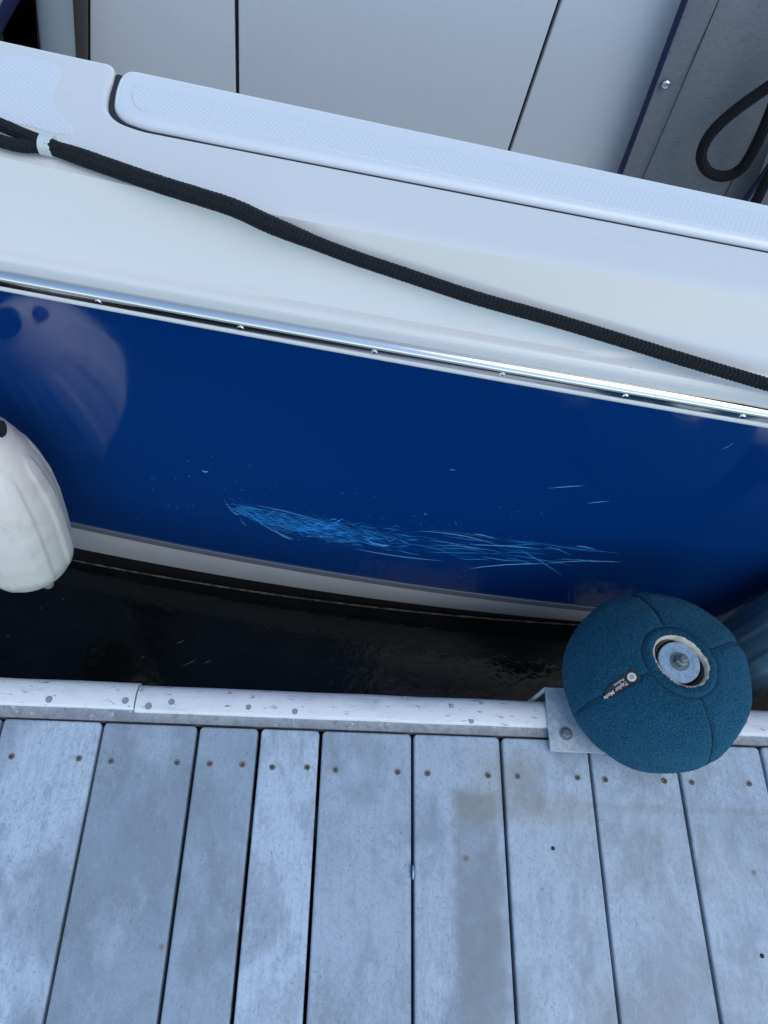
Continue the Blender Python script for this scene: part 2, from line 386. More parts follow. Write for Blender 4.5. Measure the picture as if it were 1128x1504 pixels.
left = [(-.4778 - .142 * (k + 1), -.4778 - .142 * k, random.uniform(0, .6)) for k in range(7)]
right = [(.828 + .14 * k, .828 + .14 * (k + 1), random.uniform(0, .4)) for k in range(6)]
allp = [(edges[i], edges[i + 1], tones[i], scr[i] if i < len(scr) else None) for i in range(10)] + [(a, b, t, None) for a, b, t in left + right]
for i, (a, b, t, sp) in enumerate(allp):
    pl = plank(a, b, t)
    pos = [PZ(*q, 0)[:2] for q in sp] if sp else [(a + .025, .25), (b - .025, .25)]
    pos = [(x, y) for x, y in pos] + [(x, -1.1) for x, y in pos]
    for x, y in pos:
        s = link('screw', SCREW, pl); s.location = (x, y, .0006); s.rotation_euler.z = random.uniform(0, 3)
def disc(x, y, z, r, h, n=16, nz=1.0):
    V = [(x, y, z + h)] + [(x + r * .8 * math.cos(i / n * 2 * math.pi), y + r * .8 * math.sin(i / n * 2 * math.pi), z + h) for i in range(n)] + \
        [(x + r * math.cos(i / n * 2 * math.pi), y + r * math.sin(i / n * 2 * math.pi), z) for i in range(n)]
    F = [(0, 1 + i, 1 + (i + 1) % n) for i in range(n)] + [(1 + i, 1 + n + i, 1 + n + (i + 1) % n, 1 + (i + 1) % n) for i in range(n)]
    return V, F
for (px, py), host in (((812, 1246), 6), ((1119, 1404), 8)):
    q = PZ(px, py, 0); mk('screw_hole', *disc(q[0], q[1], .0004, .0032, .0006), M_slot, dock)
# edge trim: rounded nosing in butted lengths
def nosing(x0, x1, dy=0, dz=0):
    prof = [(.3165, -.012), (.3165, .0035), (.3185, .0060), (.324, .0068), (.336, .0066), (.346, .0045), (.354, .0), (.3595, -.0065), (.3625, -.015), (.3632, -.024), (.3628, -.030), (.356, -.032), (.356, -.030), (.340, -.012)]
    rows = []
    for x in np.linspace(x0, x1, 14):
        e = .0006 * math.sin(x * 31) 
        rows.append([(x, y + dy + e * .5, z + dz + e) for y, z in prof])
    V, F = grid(rows, closed_v=True); n = len(prof)
    F += [tuple(range(n)), tuple(range(len(V) - n, len(V)))]
    return mk('edge_trim', V, F, M_trim, dock)
T = [nosing(-1.45, -.2895, .0035, -.0008), nosing(-.2870, .86, 0, 0), nosing(.8625, 1.65)]
for px, py, r in [(72, 1027, .0058), (184, 1029, .0056)]:
    q = PZ(px, py, .006); mk('rivet', *disc(q[0], q[1], .0055, r, .0013), M_strip, T[0])
for px, py, r in [(218, 1037, .006), (252, 1031, .0056), (365, 1039, .0054), (433, 1045, .0052), (663, 1037, .0038), (692, 1058, .0055), (708, 1032, .0028), (372, 1024, .0022), (595, 1024, .002)]:
    q = PZ(px, py, .006); mk('rivet', *disc(q[0], q[1], .0058, r, .0013), M_strip, T[1])
mk('flashing_strip', *box(-1.45, 1.65, .3025, .330, -.020, -.0030), M_strip, dock, smooth=False)
mk('side_beam', *box(-1.45, 1.65, .312, .358, -.24, -.036), M_dark, dock, smooth=False)
for k in range(6):
    mk('joist', *box(-1.45, 1.65, -1.3 + k * .29, -1.255 + k * .29, -.2, -.034), M_brown, dock, smooth=False)
for k in range(3):
    mk('float', *box(-1.4 + k * 1.02, -.45 + k * 1.02, -1.3, .28, -.6, -.205), M_dark, dock, smooth=False)
# washer wedged in a plank gap
q = PZ(606, 1281, .003)
V, F = tube([(q[0] - .0005, q[1], q[2] - .001), (q[0] + .0012, q[1], q[2] - .001)], .0095, 20)
o = mk('washer', V, F, M_disc); o['label'] = 'small steel washer wedged on edge in the gap between two planks'; o['category'] = 'washer'

# ------------------------------------------------------------------ the boat
ZR, ZS, ZB = .57, -.17, -.27       # rail, top and bottom of boot stripe
def fit(pts, z, deg=2):
    P = np.array([PZ(*p, z) for p in pts]); c = np.polyfit(P[:, 0], P[:, 1], deg)
    x0, x1 = P[0, 0] - .25, P[-1, 0] - .02; d = np.polyder(c)
    def f(x):
        x = np.asarray(x, float); xc = np.clip(x, x0, x1); return np.polyval(c, xc) + np.polyval(d, xc) * (x - xc)
    return f
railY = fit([(0, 421), (300, 477), (560, 523), (850, 575), (1128, 623)], ZR)
sTop = fit([(105, 771), (300, 812), (400, 829), (600, 862), (860, 894)], ZS)
sBot = fit([(105, 802), (300, 840), (400, 856), (600, 884), (860, 912)], ZB)
wlY = fit([(100, 820), (400, 873), (600, 895), (850, 917)], WZ)
XS = np.linspace(-1.7, 1.75, 90)
def hullY(x, z):
    t = (np.asarray(z) - ZS) / (ZR - ZS); return sTop(x) * (1 - t) + railY(x) * t + .026 * np.sin(math.pi * t)
def hull_hit(px, py, off=0.0):
    d = ray(px, py); Y = .6
    for _ in range(30):
        p = CO + d * (Y / d[1]); Y = float(hullY(p[0], p[2])) - off
    return CO + d * (Y / d[1])
boat = thing('motorboat', 'white and deep blue motorboat moored alongside the dock with a scraped side', 'boat', (0, 1.1, -.33))
rows = [np.column_stack([XS, hullY(XS, z), np.full(len(XS), z)]) for z in np.linspace(ZS + .004, ZR + .004, 26)]
hull = mk('hull', *grid(rows), M_blue, boat)
def band(name, rws, mat, parent, **k): return mk(name, *grid([np.column_stack([XS, y, np.full(len(XS), z) if np.isscalar(z) else z]) for y, z in rws]), mat, parent, **k)
band('boot_stripe', [(sTop(XS) + .004, ZS + .005), (sTop(XS) - .004, ZS + .002), (sTop(XS) - .005, ZS - .004), (sBot(XS) - .003, ZB + .002), (sBot(XS) + .006, ZB - .002)], M_boot, boat)
band('chine_shadow_strip', [(sTop(XS) + .002, ZS + .014), (sTop(XS) - .003, ZS + .013), (sTop(XS) - .006, ZS + .002), (sTop(XS) + .004, ZS + .0005)], Mt('painted_chine_shadow', (.13, .14, .16), .5).m, boat)  # the shadow line above the boot stripe, put in as a dark grey strip
band('hull_bottom', [(sBot(XS) + .004, ZB - .001), (wlY(XS), WZ + .004), (wlY(XS) + .10, WZ - .15), (wlY(XS) + .6, WZ - .3)], M_anti, boat)
band('scum_line', [(wlY(XS) - .0025, WZ + .0065), (wlY(XS) - .0045, WZ + .0015), (wlY(XS) + .004, WZ - .004)], M_scum, boat)

# rub rail, swept along the sheer
dY = np.gradient(railY(XS), XS); NX = dY / np.sqrt(1 + dY ** 2); NY = -1 / np.sqrt(1 + dY ** 2)   # outward, towards the dock
def sweep(name, prof, mat, parent, closed=True, **k):
    rows = [np.column_stack([XS + NX * o_, railY(XS) + NY * o_, np.full(len(XS), ZR + h)]) for o_, h in prof]
    return mk(name, *grid(rows, closed_u=closed), mat, parent, **k)
sweep('rail_bead', [(-.004, -.001)] + [(.0030 + .0044 * math.cos(a), .0036 + .0044 * math.sin(a)) for a in np.linspace(-1.5, 1.5, 9)] + [(-.004, .010)], M_white, boat)
rail = sweep('rub_rail', [(-.004, .0085), (.0055, .0080), (.0066, .0084), (.0080, .0160), (.0086, .0180)] + [(-.001 + .0102 * math.cos(a), .0188 + .0080 * math.sin(a)) for a in np.linspace(.06, 1.57, 10)] + [(-.004, .0268)], M_rail, boat)
def rail_screw():
    V, F = disc(0, 0, 0, .0036, .0012, 14); me = bpy.data.meshes.new('screw'); me.from_pydata(V, [], F); me.materials.append(M_steel); me.materials.append(M_slot)
    bm = bmesh.new(); bm.from_mesh(me)
    for z, pts in ((.0017, ((-.0018, -.0004), (.0018, -.0004), (.002, .0004), (-.002, .0004))), (.00175, ((-.0004, -.002), (.0004, -.002), (.0004, .002), (-.0004, .002)))):
        f = bm.faces.new([bm.verts.new((u, v, z)) for u, v in pts]); f.material_index = 1
    bm.to_mesh(me); bm.free(); return me
RS = rail_screw()
px_s = [(147, 437), (355, 474), (550, 511), (737, 544), (917, 576), (1088, 606)]
xs_ = [float(PZ(px, py, ZR + .012)[0]) for px, py in px_s]; st = xs_[1] - xs_[0]
xs_ = [xs_[0] - st * k for k in (3, 2, 1)] + xs_ + [xs_[-1] + st * k for k in (1, 2, 3)]
for x in xs_:
    s = link('screw', RS, rail); a = -.20
    n = Vector((float(np.interp(x, XS, NX)) * math.cos(a), float(np.interp(x, XS, NY)) * math.cos(a), math.sin(a)))
    s.location = (x, float(railY(x)) + n.y * .0076, ZR + .0132)
    s.rotation_euler = n.to_track_quat('Z', 'Y').to_euler()

# gunwale: flange, sloping side, rounded crest and flat side deck with the bay cut for the hatch lid
ZT = .69
zf = ZR + .0475
c3 = fit([(0, 226), (150, 258), (340, 303), (700, 364), (1128, 434)], ZT, 2)
farY = fit([(0, 62), (80, 79), (160, 97)], ZT, 1)
lidfar = fit([(170, 97), (564, 182), (1128, 300)], ZT, 1)
gapY = fit([(240, 202), (580, 268), (1128, 374)], ZT, 2)
def plan(px, py, z=ZT): return PZ(px, py, z)[:2]
corner = cr([plan(153, 95), plan(158, 98.5), plan(156, 112), plan(149, 136), plan(149, 160), plan(167, 180), plan(203, 194), plan(240, 202)], 5)[:, :2]
na = 26; nb = 44
xl = np.linspace(-1.7, corner[0][0] - .006, na); xla = np.linspace(-1.7, corner[:, 0].min() - .075, na); xr = np.linspace(corner[-1][0] + .006, 1.75, nb)
Bp = np.vstack([np.column_stack([xl, farY(xl)]), corner, np.column_stack([xr, gapY(xr)])])
xa = np.r_[xla, np.linspace(xla[-1], xr[0], len(corner) + 2)[1:-1], xr]
t = np.gradient(Bp, axis=0); t /= np.linalg.norm(t, axis=1)[:, None]; Bn = np.column_stack([-t[:, 1], t[:, 0]])   # towards the bay
def row(x, y, z): return np.column_stack([x, y, np.full(len(x), z) if np.isscalar(z) else z])
ry = railY(xa); fy = ry + .016; cy = c3(xa)
rows = [row(xa, ry - .0005, ZR + .026), row(xa, ry - .0015, ZR + .028), row(xa, ry - .0005, ZR + .038), row(xa, ry + .0006, ZR + .0412), row(xa, ry + .003, ZR + .0432), row(xa, ry + .006, ZR + .0440), row(xa, ry + .013, ZR + .0455)]
for k in range(1, 8):       # sloping side, a little hollow near the foot
    q = k / 8; rows.append(row(xa, fy + (cy - fy) * q * .97, zf + (ZT - zf) * (q * .97 - .07 * math.sin(math.pi * q))))
for k in range(0, 7):       # rounded crest
    q = k / 6; sl = (ZT - zf); dyy = (cy - fy)
    rows.append(row(xa, fy + dyy * .97 + .016 * q, zf + sl * (.97 + .03 * (1 - (1 - q) ** 2)) ))
rr = .007
rows.append(row(xa, fy + (cy - fy) * .97 + .019, ZT))
rows.append(np.column_stack([Bp - Bn * .0015, np.full(len(Bp), ZT)]))
rows.append(np.column_stack([Bp, np.full(len(Bp), ZT)]))
for k in range(1, 6):
    a = k / 5 * math.pi / 2; rows.append(np.column_stack([Bp + Bn * rr * math.sin(a), np.full(len(Bp), ZT - rr * (1 - math.cos(a)))]))
rows.append(np.column_stack([Bp + Bn * rr, np.full(len(Bp), ZT - .05)]))
gun = mk('gunwale', *grid(rows), M_white, boat)
# black gasket in the gap
ng = na + 7; g1 = Bp[ng:] + Bn[ng:] * (rr - .001); g2 = Bp[ng:] + Bn[ng:] * (rr + .0075)
zg = ZT - .006
mk('gasket', *grid([np.column_stack([g1, np.full(len(g1), zg - .01)]), np.column_stack([g1, np.full(len(g1), zg)]), np.column_stack([(g1 + g2) / 2, np.full(len(g1), zg + .0015)]), np.column_stack([g2, np.full(len(g1), zg)]), np.column_stack([g2, np.full(len(g1), zg - .01)])]), M_dark, boat)
# hatch lid
def gapw(i, n): return rr + .0062
inn = Bp[na:] + Bn[na:] * np.where(np.arange(len(Bp) - na) < len(corner) + 1, rr + .0060, rr + .0044)[:, None]
inn = inn[inn[:, 1] < lidfar(inn[:, 0]) - .018]
fx = np.linspace(1.75, inn[0][0] + .020, 40)
c0_ = np.array([fx[-1], float(lidfar(fx[-1]))]); c2_ = inn[0]; c1_ = np.array([inn[0][0] + .001, float(lidfar(inn[0][0] + .001))])
arc = [tuple((1 - t_) ** 2 * c0_ + 2 * t_ * (1 - t_) * c1_ + t_ ** 2 * c2_) for t_ in (.2, .4, .6, .8)]
out = [tuple(p) for p in inn] + [(float(x), float(lidfar(x))) for x in fx] + arc
lid = mk('hatch_lid', *rslab(out, ZT + .003, .045, .009, 6), M_lid, boat)
# raised diamond non-skid panel on the lid, rounded left end
def band_panel(pts_top, pts_bot, z, parent, r=.0008):
    a = [PZ(*p, z)[:2] for p in pts_bot]; b = [PZ(*p, z)[:2] for p in pts_top]
    V, F = rslab([tuple(p) for p in a] + [tuple(p) for p in b[::-1]], z, .0016, r, 2)
    return mk('nonskid_panel', V, F, M_skid, parent)
xp = np.linspace(212, 1128, 30)
def lerp(x, P): return float(np.interp(x, [p[0] for p in P], [p[1] for p in P]))
tp = [(212, 127), (280, 141), (700, 230), (1128, 318)]; bt = [(212, 163), (280, 176), (700, 264), (1128, 350)]
top_pts = [(x, lerp(x, tp)) for x in xp] + [(1500, 396)]; bot_pts = [(x, lerp(x, bt)) for x in xp] + [(1500, 424)]
bot_pts = [(193, 138), (196, 150), (202, 158)] + bot_pts; top_pts = [(194, 133), (197, 127), (203, 125)] + top_pts
band_panel(top_pts, bot_pts, ZT + .0042, lid)
# pad on the left side deck
pad = [(-330, 92), (-200, 205), (0, 178), (40, 184), (80, 196), (104, 197), (108, 190), (96, 176), (83, 160), (78, 145), (80, 128), (88, 112), (91, 103), (84, 95), (70, 90), (40, 83), (15, 80), (-5, 82), (-100, 66), (-280, 30)]
pp = [tuple(PZ(*p, ZT + .0008)[:2]) for p in pad]
mk('nonskid_panel', *rslab(pp, ZT + .0010, .0012, .0008, 2), M_skid, gun)

# inside of the side deck, cockpit sole and far side
ib = np.linspace(-1.7, 1.75, 40); fY = np.where(ib < corner[0][0], farY(ib), lidfar(ib)) - .012
mk('inner_side', *grid([np.column_stack([ib, fY, np.full(40, ZT - .03)]), np.column_stack([ib, fY + .01, np.full(40, .1)]), np.column_stack([ib, fY + .01, np.full(40, -.08)])]), M_liner, boat)
mk('cockpit_sole', *grid([np.column_stack([ib, fY + .01, np.full(40, -.08)]), np.column_stack([ib, np.full(40, 1.62), np.full(40, -.08)]), np.column_stack([ib, np.full(40, 1.62), np.full(40, -.10)]), np.column_stack([ib, fY + .01, np.full(40, -.10)])], closed_u=True), M_liner, boat, smooth=False)
YW = 1.45
mk('backing_wall', *box(-1.7, 1.75, YW + .028, YW + .05, -.08, .60), M_brown, boat, smooth=False)
mk('far_gunwale', *box(-1.7, 1.75, YW - .01, YW + .22, .60, .64), M_white, boat, smooth=False)
mk('far_hull_side', *box(-1.7, 1.75, YW + .19, YW + .215, -.5, .60), M_blue, boat, smooth=False)
mk('stern_wall', *box(-1.72, -1.70, .74, YW + .2, -.4, .60), M_white, boat, smooth=False)
mk('bow_wall', *box(1.75, 1.77, .52, YW + .2, -.4, .60), M_white, boat, smooth=False)
def xat(p, q, z):       # x on the wall where the line through two photo points reaches height z
    a, b = PY(*p, YW), PY(*q, YW); s = (z - a[2]) / (b[2] - a[2]); return a[0] + (b[0] - a[0]) * s
def wall_panel(L, Rr, y0=YW, th=.02, mat=M_liner, name='lining_panel', z0=-.075, z1=.595):
    xl0, xl1 = (xat(*L, z0), xat(*L, z1)) if isinstance(L, tuple) and isinstance(L[0], tuple) else (L, L)
    xr0, xr1 = (xat(*Rr, z0), xat(*Rr, z1)) if isinstance(Rr, tuple) and isinstance(Rr[0], tuple) else (Rr, Rr)
    V = [(xl0, y0, z0), (xr0, y0, z0), (xr1, y0, z1), (xl1, y0, z1)] + [(xl0, y0 + th, z0), (xr0, y0 + th, z0), (xr1, y0 + th, z1), (xl1, y0 + th, z1)]
    o = mk(name, V, [(0, 1, 2, 3), (4, 7, 6, 5), (0, 4, 5, 1), (1, 5, 6, 2), (2, 6, 7, 3), (3, 7, 4, 0)], mat, boat); bev(o, .003, 3); return o
wall_panel(((132, 0), (132, 82)), ((344, 0), (346, 135)))
wall_panel(((350, 0), (351, 137)), ((820, 0), (746, 220)))
wall_panel(((826, 0), (750, 222)), 1.2)
# left: taupe strip, grey post, dark panel
wall_panel(((107, 0), (110, 80)), ((129, 0), (129, 82)), YW - .004, .02, M_brown, 'corner_strip')
p0 = PY(80, 0, YW - .06); p1 = PY(86, 80, YW - .06); u = (p0 - p1) / np.linalg.norm(p0 - p1)
zz = lambda s: p1 + u * s
mk('post', *tube([zz(-.55), zz(-.2), zz(.1), zz(.30)], .029, 24), M_post, boat)
wall_panel(((26, 0), (50, 70)), ((56, 0), (60, 70)), YW - .03, .004, M_canvas, 'side_flap')
wall_panel(-1.65, ((56, 0), (60, 70)), YW + .004, .012, M_brown, 'side_panel')

# ------------------------------------------------------------------ scrape marks on the blue side (lie on the hull surface)
def stroke(p, q, bow, wpx, n=9, jit=0):
    pts = []
    for k in range(n):
        s = k / (n - 1); x = p[0] + (q[0] - p[0]) * s; y = p[1] + (q[1] - p[1]) * s + bow * 4 * s * (1 - s) + random.gauss(0, jit)
        pts.append((x, y))
    V = []; F = []; wpx = wpx * (.62 if wpx > 1 and p[0] > 500 else .85)
    for k, (x, y) in enumerate(pts):
        s = k / (n - 1); wd = wpx * (.25 + .75 * math.sin(math.pi * min(1, max(0, s))) ** .5)
        a = hull_hit(x, y - wd / 2, .0004); b = hull_hit(x, y + wd / 2, .0004); c = hull_hit(x, y, .0008)
        V += [a, c, b]
    for k in range(n - 1): F += [(3 * k, 3 * k + 1, 3 * k + 4, 3 * k + 3), (3 * k + 1, 3 * k + 2, 3 * k + 5, 3 * k + 4)]
    return V, F
def center(x): return float(np.interp(x, [325, 360, 420, 480, 560, 650, 740, 830, 910], [738, 750, 768, 778, 790, 801, 808, 815, 826]))
def halfw(x): return float(np.interp(x, [325, 360, 420, 500, 580, 680, 760, 910], [6, 8, 14, 17, 17, 18, 16, 10]))
S0 = []; S1 = []; S2 = []
for k in range(760):
    x = min(max(random.gauss(470, 58), 352), 860) if k < 420 else min(350 + random.expovariate(1 / 170), 850)
    ln = random.uniform(8, 48) if x < 600 else random.uniform(25, 120); c = center(x) + random.uniform(-1, 1) * halfw(x) * (.8 if k < 420 else 1.05)
    sl = np.interp(x, [350, 480, 600, 850], [.42, .2, .12, .06]) + random.gauss(0, .24 if x < 600 else .07)
    st_ = stroke((x - ln / 2, c - sl * ln / 2), (x + ln / 2, c + sl * ln / 2), random.gauss(0, ln * .03), random.choice((.25, .3, .4, .5, .75)), 7, .4)
    u_ = random.random(); (S2 if u_ < .13 else S0 if u_ < .50 else S1).append(st_)
for k in range(130):      # short curls and nicks in the worst of it
    x = min(max(random.gauss(455, 55), 345), 640); c = center(x) + random.gauss(0, halfw(x) * .4); a = random.uniform(-.9, 1.3); ln = random.uniform(5, 18)
    S1.append(stroke((x, c), (x + ln * math.cos(a), c + ln * math.sin(a)), random.gauss(0, 3), random.uniform(.5, 1.3), 5, .3))
for p, q, b, wd in [((328, 732), (352, 756), 6, 1.2), ((350, 740), (430, 790), 8, .9), ((372, 742), (470, 765), -2, .8), ((403, 778), (430, 792), 3, 1.4), ((520, 806), (650, 824), 2, .9), ((610, 780), (735, 802), -5, 1.2),
                    ((690, 835), (800, 828), -2, 1.8), ((800, 828), (914, 826), -3, 1.5), ((760, 806), (826, 846), -2, 1.3), ((690, 800), (790, 806), -1, 1.5), ((800, 804), (838, 816), -3, 1.1), ((845, 802), (874, 807), -1, 1.0), ((695, 784), (730, 792), -1, 1)]:
    S2.append(stroke(p, q, b, wd, 11, .15))
for p, q, b, wd in [((806, 717), (860, 713), 0, 1.4), ((862, 739), (895, 736), 0, 1.3), ((660, 690), (669, 690), 0, 1.2), ((540, 795), (572, 801), 2, 3.2), ((668, 764), (671, 770), 2, 1.4), ((676, 763), (677, 771), 2, 1.4), ((622, 752), (627, 756), 1, 1), ((296, 691), (306, 693), 1, 1.6), ((352, 760), (362, 772), 2, 1), ((1060, 660), (1078, 650), 1, 1)]:
    S2.append(stroke(p, q, b, wd, 6, .25))
for k in range(60):
    x = random.uniform(190, 800); y = center(max(x, 330)) - random.uniform(-25, 70); S1.append(stroke((x, y), (x + random.uniform(1, 4), y + random.uniform(-1, 1)), 0, random.uniform(.6, 1.2), 3))
mk('scratch', *join(S0), Mt('shallow_scraped_gelcoat', (.012, .13, .36), .5).m, hull, kind='stuff', label='shallow darker blue scratches in the blue gelcoat')
mk('scratch', *join(S1), M_scr, hull, kind='stuff', label='dense light blue scratches scraped into the blue gelcoat')
mk('scratch', *join(S2), M_scr2, hull, kind='stuff', label='long pale scratches in the blue gelcoat')

# ------------------------------------------------------------------ mooring line along the side deck
r0 = .0098
path = [(-160, 142, ZT + .010), (0, 207, ZT + .009), (70, 216, ZT + .010), (120, 231, ZT + .010), (220, 266, ZT + .010), (300, 291, ZT + .009), (348, 307, ZT + .006), (400, 331, ZT - .002), (500, 371, ZT - .018), (600, 405, ZT - .028), (700, 438, ZT - .036),
        (800, 466, ZT - .044), (900, 496, ZT - .050), (1000, 527, ZT - .056), (1128, 565, ZT - .060), (1300, 618, ZT - .066)]
W = cr([PZ(a, b, c) for a, b, c in path], 10)
line = thing('mooring_line', 'thick black braided rope lying slack along the white side deck of the boat', 'rope', tuple(W[20]))
rad = np.interp(np.linspace(0, 1, 60), [0, .10, .17, .20, .40, .44, 1], [.0047, .0047, .0056, .0068, .0070, .0057, .0054])
mk_fast('braid', *braid(W, rad, 6, .026), M_rope, line)
mk('core', *tube(W, np.interp(np.linspace(0, 1, len(W)), np.linspace(0, 1, 60), rad) * .86, 10), M_dark, line)
W2 = cr([PZ(a, b, c) for a, b, c in [(-200, 105, ZT + .009), (-60, 164, ZT + .009), (0, 183, ZT + .010), (35, 198, ZT + .012), (66, 210, ZT + .014), (90, 220, ZT + .012)]], 10)
mk_fast('braid', *braid(W2, .0054, 8, .026), M_rope, line)
i0 = np.argmin([abs(p[0] - PZ(68, 215, ZT + .01)[0]) for p in W]); tdir = (W[i0 + 1] - W[i0 - 1]); tdir /= np.linalg.norm(tdir)
cc = (W[i0] + np.array([0, .0015, .001]))
mk('whipping', *tube([cc + tdir * s for s in (-.0062, -.0055, -.002, .002, .0055, .0062)], [.0093, .0101, .0098, .0102, .0100, .0092], 20), M_tape, line)

# ------------------------------------------------------------------ canvas flap and rope loop hanging in the cockpit
YC = 1.40
cv = thing('canvas_flap', 'charcoal canvas curtain with navy edging hanging over the white cockpit lining', 'canvas', tuple(PY(1050, 150, YC)))
def onc(p, Y=YC): return PY(*p, Y)
def ext(p, q, s): return (p[0] + (q[0] - p[0]) * s, p[1] + (q[1] - p[1]) * s)
def sheet(Lp, Rp, Y, th, nz=16, nx=16, wav=.004):
    rows = []
    for side in (0, 1):
        for i in range(nz + 1):
            s = -.45 + 1.75 * i / nz; a = onc(ext(*Lp, s), Y); b = onc(ext(*Rp, s), Y)
            r_ = []
            for j in range(nx + 1):
                p = a + (b - a) * j / nx; r_.append((p[0], p[1] + side * th + wav * math.sin(j * .9 + i * .25) * math.sin(i * .4), p[2]))
            rows.append(r_ if side == 0 else r_)
    n = nz + 1
    return grid(rows[:n] + rows[n:][::-1], closed_u=True)
Lc = ((1003, 0), (907, 255)); Rc = ((1215, 0), (1100, 300))
mk('canvas', *sheet(Lc, Rc, YC, .004), M_canvas, cv)
def strip(p, q, r, mat, name, Y=YC - .005, s0=-.45, s1=1.3, flat=1):
    P = [onc(ext(p, q, s0 + (s1 - s0) * k / 12), Y) for k in range(13)]
    return mk(name, *tube(P, r, 8), mat, cv)
strip((1006, 0), (911, 255), .0055, M_navy, 'binding', YC)
strip((1056, 0), (942, 266), .0009, M_dark, 'seam', YC - .0035); strip((1160, 100), (1062, 292), .0009, M_dark, 'seam', YC - .0035)
q = onc((978, 123), YC - .004)
V, F = [], []
rws = [[(q[0] + r_ * math.cos(a), q[1] - h, q[2] + r_ * math.sin(a)) for a in np.arange(16) / 16 * 2 * math.pi] for r_, h in ((.0085, 0), (.0082, .003), (.0065, .0052), (.003, .0062), (.0003, .0063))]
mk('snap', *grid(rws, closed_v=True), M_steel, cv)
cv2 = thing('canvas_flap', 'narrow second charcoal canvas flap at the far right behind the hanging rope, navy edged', 'canvas', tuple(PY(1128, 260, 1.36)))
mk('canvas', *sheet(((1160, 200), (1098, 297)), ((1400, 200), (1300, 330)), 1.36, .004, wav=.002), M_canvas, cv2)
mk('binding', *tube([PY(*ext((1150, 215), (1092, 297), -.6 + 2.0 * k / 8), 1.358) for k in range(9)], .0055, 8), M_navy, cv2)
cv3 = thing('canvas_flap', 'folded canvas corner with navy edging left of the grey post', 'canvas', tuple(PY(0, 20, 1.33)))
mk('canvas', *sheet(((-320, -40), (-330, 90)), ((14, 0), (-10, 55)), 1.36, .004, wav=.002), M_post, cv3)
mk('binding', *tube([PY(*ext((17, 0), (-9, 48), -1 + 4.0 * k / 8), 1.357) for k in range(9)], .010, 8), M_navy, cv3)

YL = 1.34
loop = [(1210, 60), (1170, 98), (1128, 128), (1092, 153), (1058, 181), (1037, 207), (1030, 232), (1040, 252), (1063, 259), (1087, 249), (1106, 222), (1122, 188), (1140, 140), (1160, 60)]
LP = cr([PY(a, b, YL) for a, b in loop], 10)
lo = thing('rope_loop', 'black braided rope hanging in a loop in front of the charcoal canvas', 'rope', tuple(PY(1063, 259, YL)))
mk_fast('braid', *braid(LP, .0088, 8, .034, .0016), M_rope2, lo); mk('core', *tube(LP, .0076, 8), M_dark, lo)
LP2 = cr([PY(a, b, 1.30) for a, b in [(1210, 160), (1160, 215), (1128, 262), (1108, 300), (1080, 350)]], 10)
lo2 = thing('rope_end', 'short stretch of black rope hanging behind the lid at the right edge', 'rope', tuple(PY(1128, 262, 1.30)))
mk_fast('braid', *braid(LP2, .0088, 8, .034, .0016), M_rope2, lo2); mk('core', *tube(LP2, .0076, 8), M_dark, lo2)

# ------------------------------------------------------------------ fenders
def fender(base, tip, Rm, ribs, name, mat, label, cat, phase=0, taper=.35, nub=True, ropemat=M_rope, knot_at=None):
    base = np.array(base); tip = np.array(tip); ax = tip - base; Ln = np.linalg.norm(ax); ax /= Ln
    u = np.cross(ax, [0, 1, 0]); u /= np.linalg.norm(u); v = np.cross(ax, u)
    root = thing(name, label, cat, tuple(base), 'fenders hanging between boat and dock')
    rows = []; nT = 60; nA = 144
    prof = [(0, .0), (.006, .35), (.022, .62), (.05, .80), (.09, .92), (.16, .985), (.28, 1.0), (.46, 1.0), (.60, .95), (.72, .84), (.82, .70), (.89, .56), (.94, .42), (.97, .31), (1.0, .26)]
    ts = np.r_[0, np.linspace(.002, .1, 14), np.linspace(.115, .86, 44), np.linspace(.87, 1, 16)]
    for t_ in ts:
        r_ = np.interp(t_, [p[0] for p in prof], [p[1] for p in prof]) * Rm
        m_ = max(0, min(1, (t_ - .07) / .05)) * max(0, min(1, (.84 - t_) / .06))
        rr_ = []
        for k in range(nA):
            th = k / nA * 2 * math.pi; s = math.sin(ribs * th + phase); e = max(0, min(1, (abs(((ribs * th + phase) / (2 * math.pi)) % 1 - .5) * 2 - (.5 + (1 - m_) * .5)) * 9))
            rad_ = r_ * (1 + .04 * m_ * e)
            rr_.append(base + ax * t_ * Ln + (u * math.cos(th) + v * math.sin(th)) * rad_)
        rows.append(rr_)
    V, F = grid(rows, closed_v=True)
    mk('body', V, F, mat, root)
    if nub: mk('drain_lug', *tube([PY(58, 842, .590), PY(66, 851, .590), PY(71, 858, .590), PY(72, 859.5, .590)], [.011, .0105, .010, .008], 12), mat, root)
    # rope through the top eye
    e = tip + ax * .0
    hx = float(e[0]); hook = np.array([hx, float(railY(hx)) - .016, ZR + .020]); top_ = np.array([hx, float(railY(hx)) + .012, ZR + .056])
    P = cr([e - v * .010 - ax * .02, e - v * .012 + ax * .004, e + ax * .022, e + (hook - e) * .5 + np.array([0, -.004, 0]), hook - np.array([0, 0, .03]), hook, top_, np.array([hx, float(railY(hx)) + .05, ZR + .10]), np.array([hx, float(railY(hx)) + .075, ZT + .008]), np.array([hx - .01, float(railY(hx)) + .12, ZT + .010])], 8)
    mk_fast('lanyard', *braid(P, .006, 6, .022, .0018), ropemat, root)
    e = np.array(knot_at) if knot_at is not None else e
    kn = [e + ax * .012 + (u * math.cos(a) + v * math.sin(a)) * .0065 + ax * .005 * math.sin(2 * a) for a in np.linspace(0, 2 * math.pi * 1.3, 26)]
    mk('knot', *tube(kn, .0046, 8), ropemat, root)
    return root
fb = PY(46, 830, .582); ft = PY(-44, 612, .605)
print('fender', fb, ft, np.linalg.norm(ft - fb))
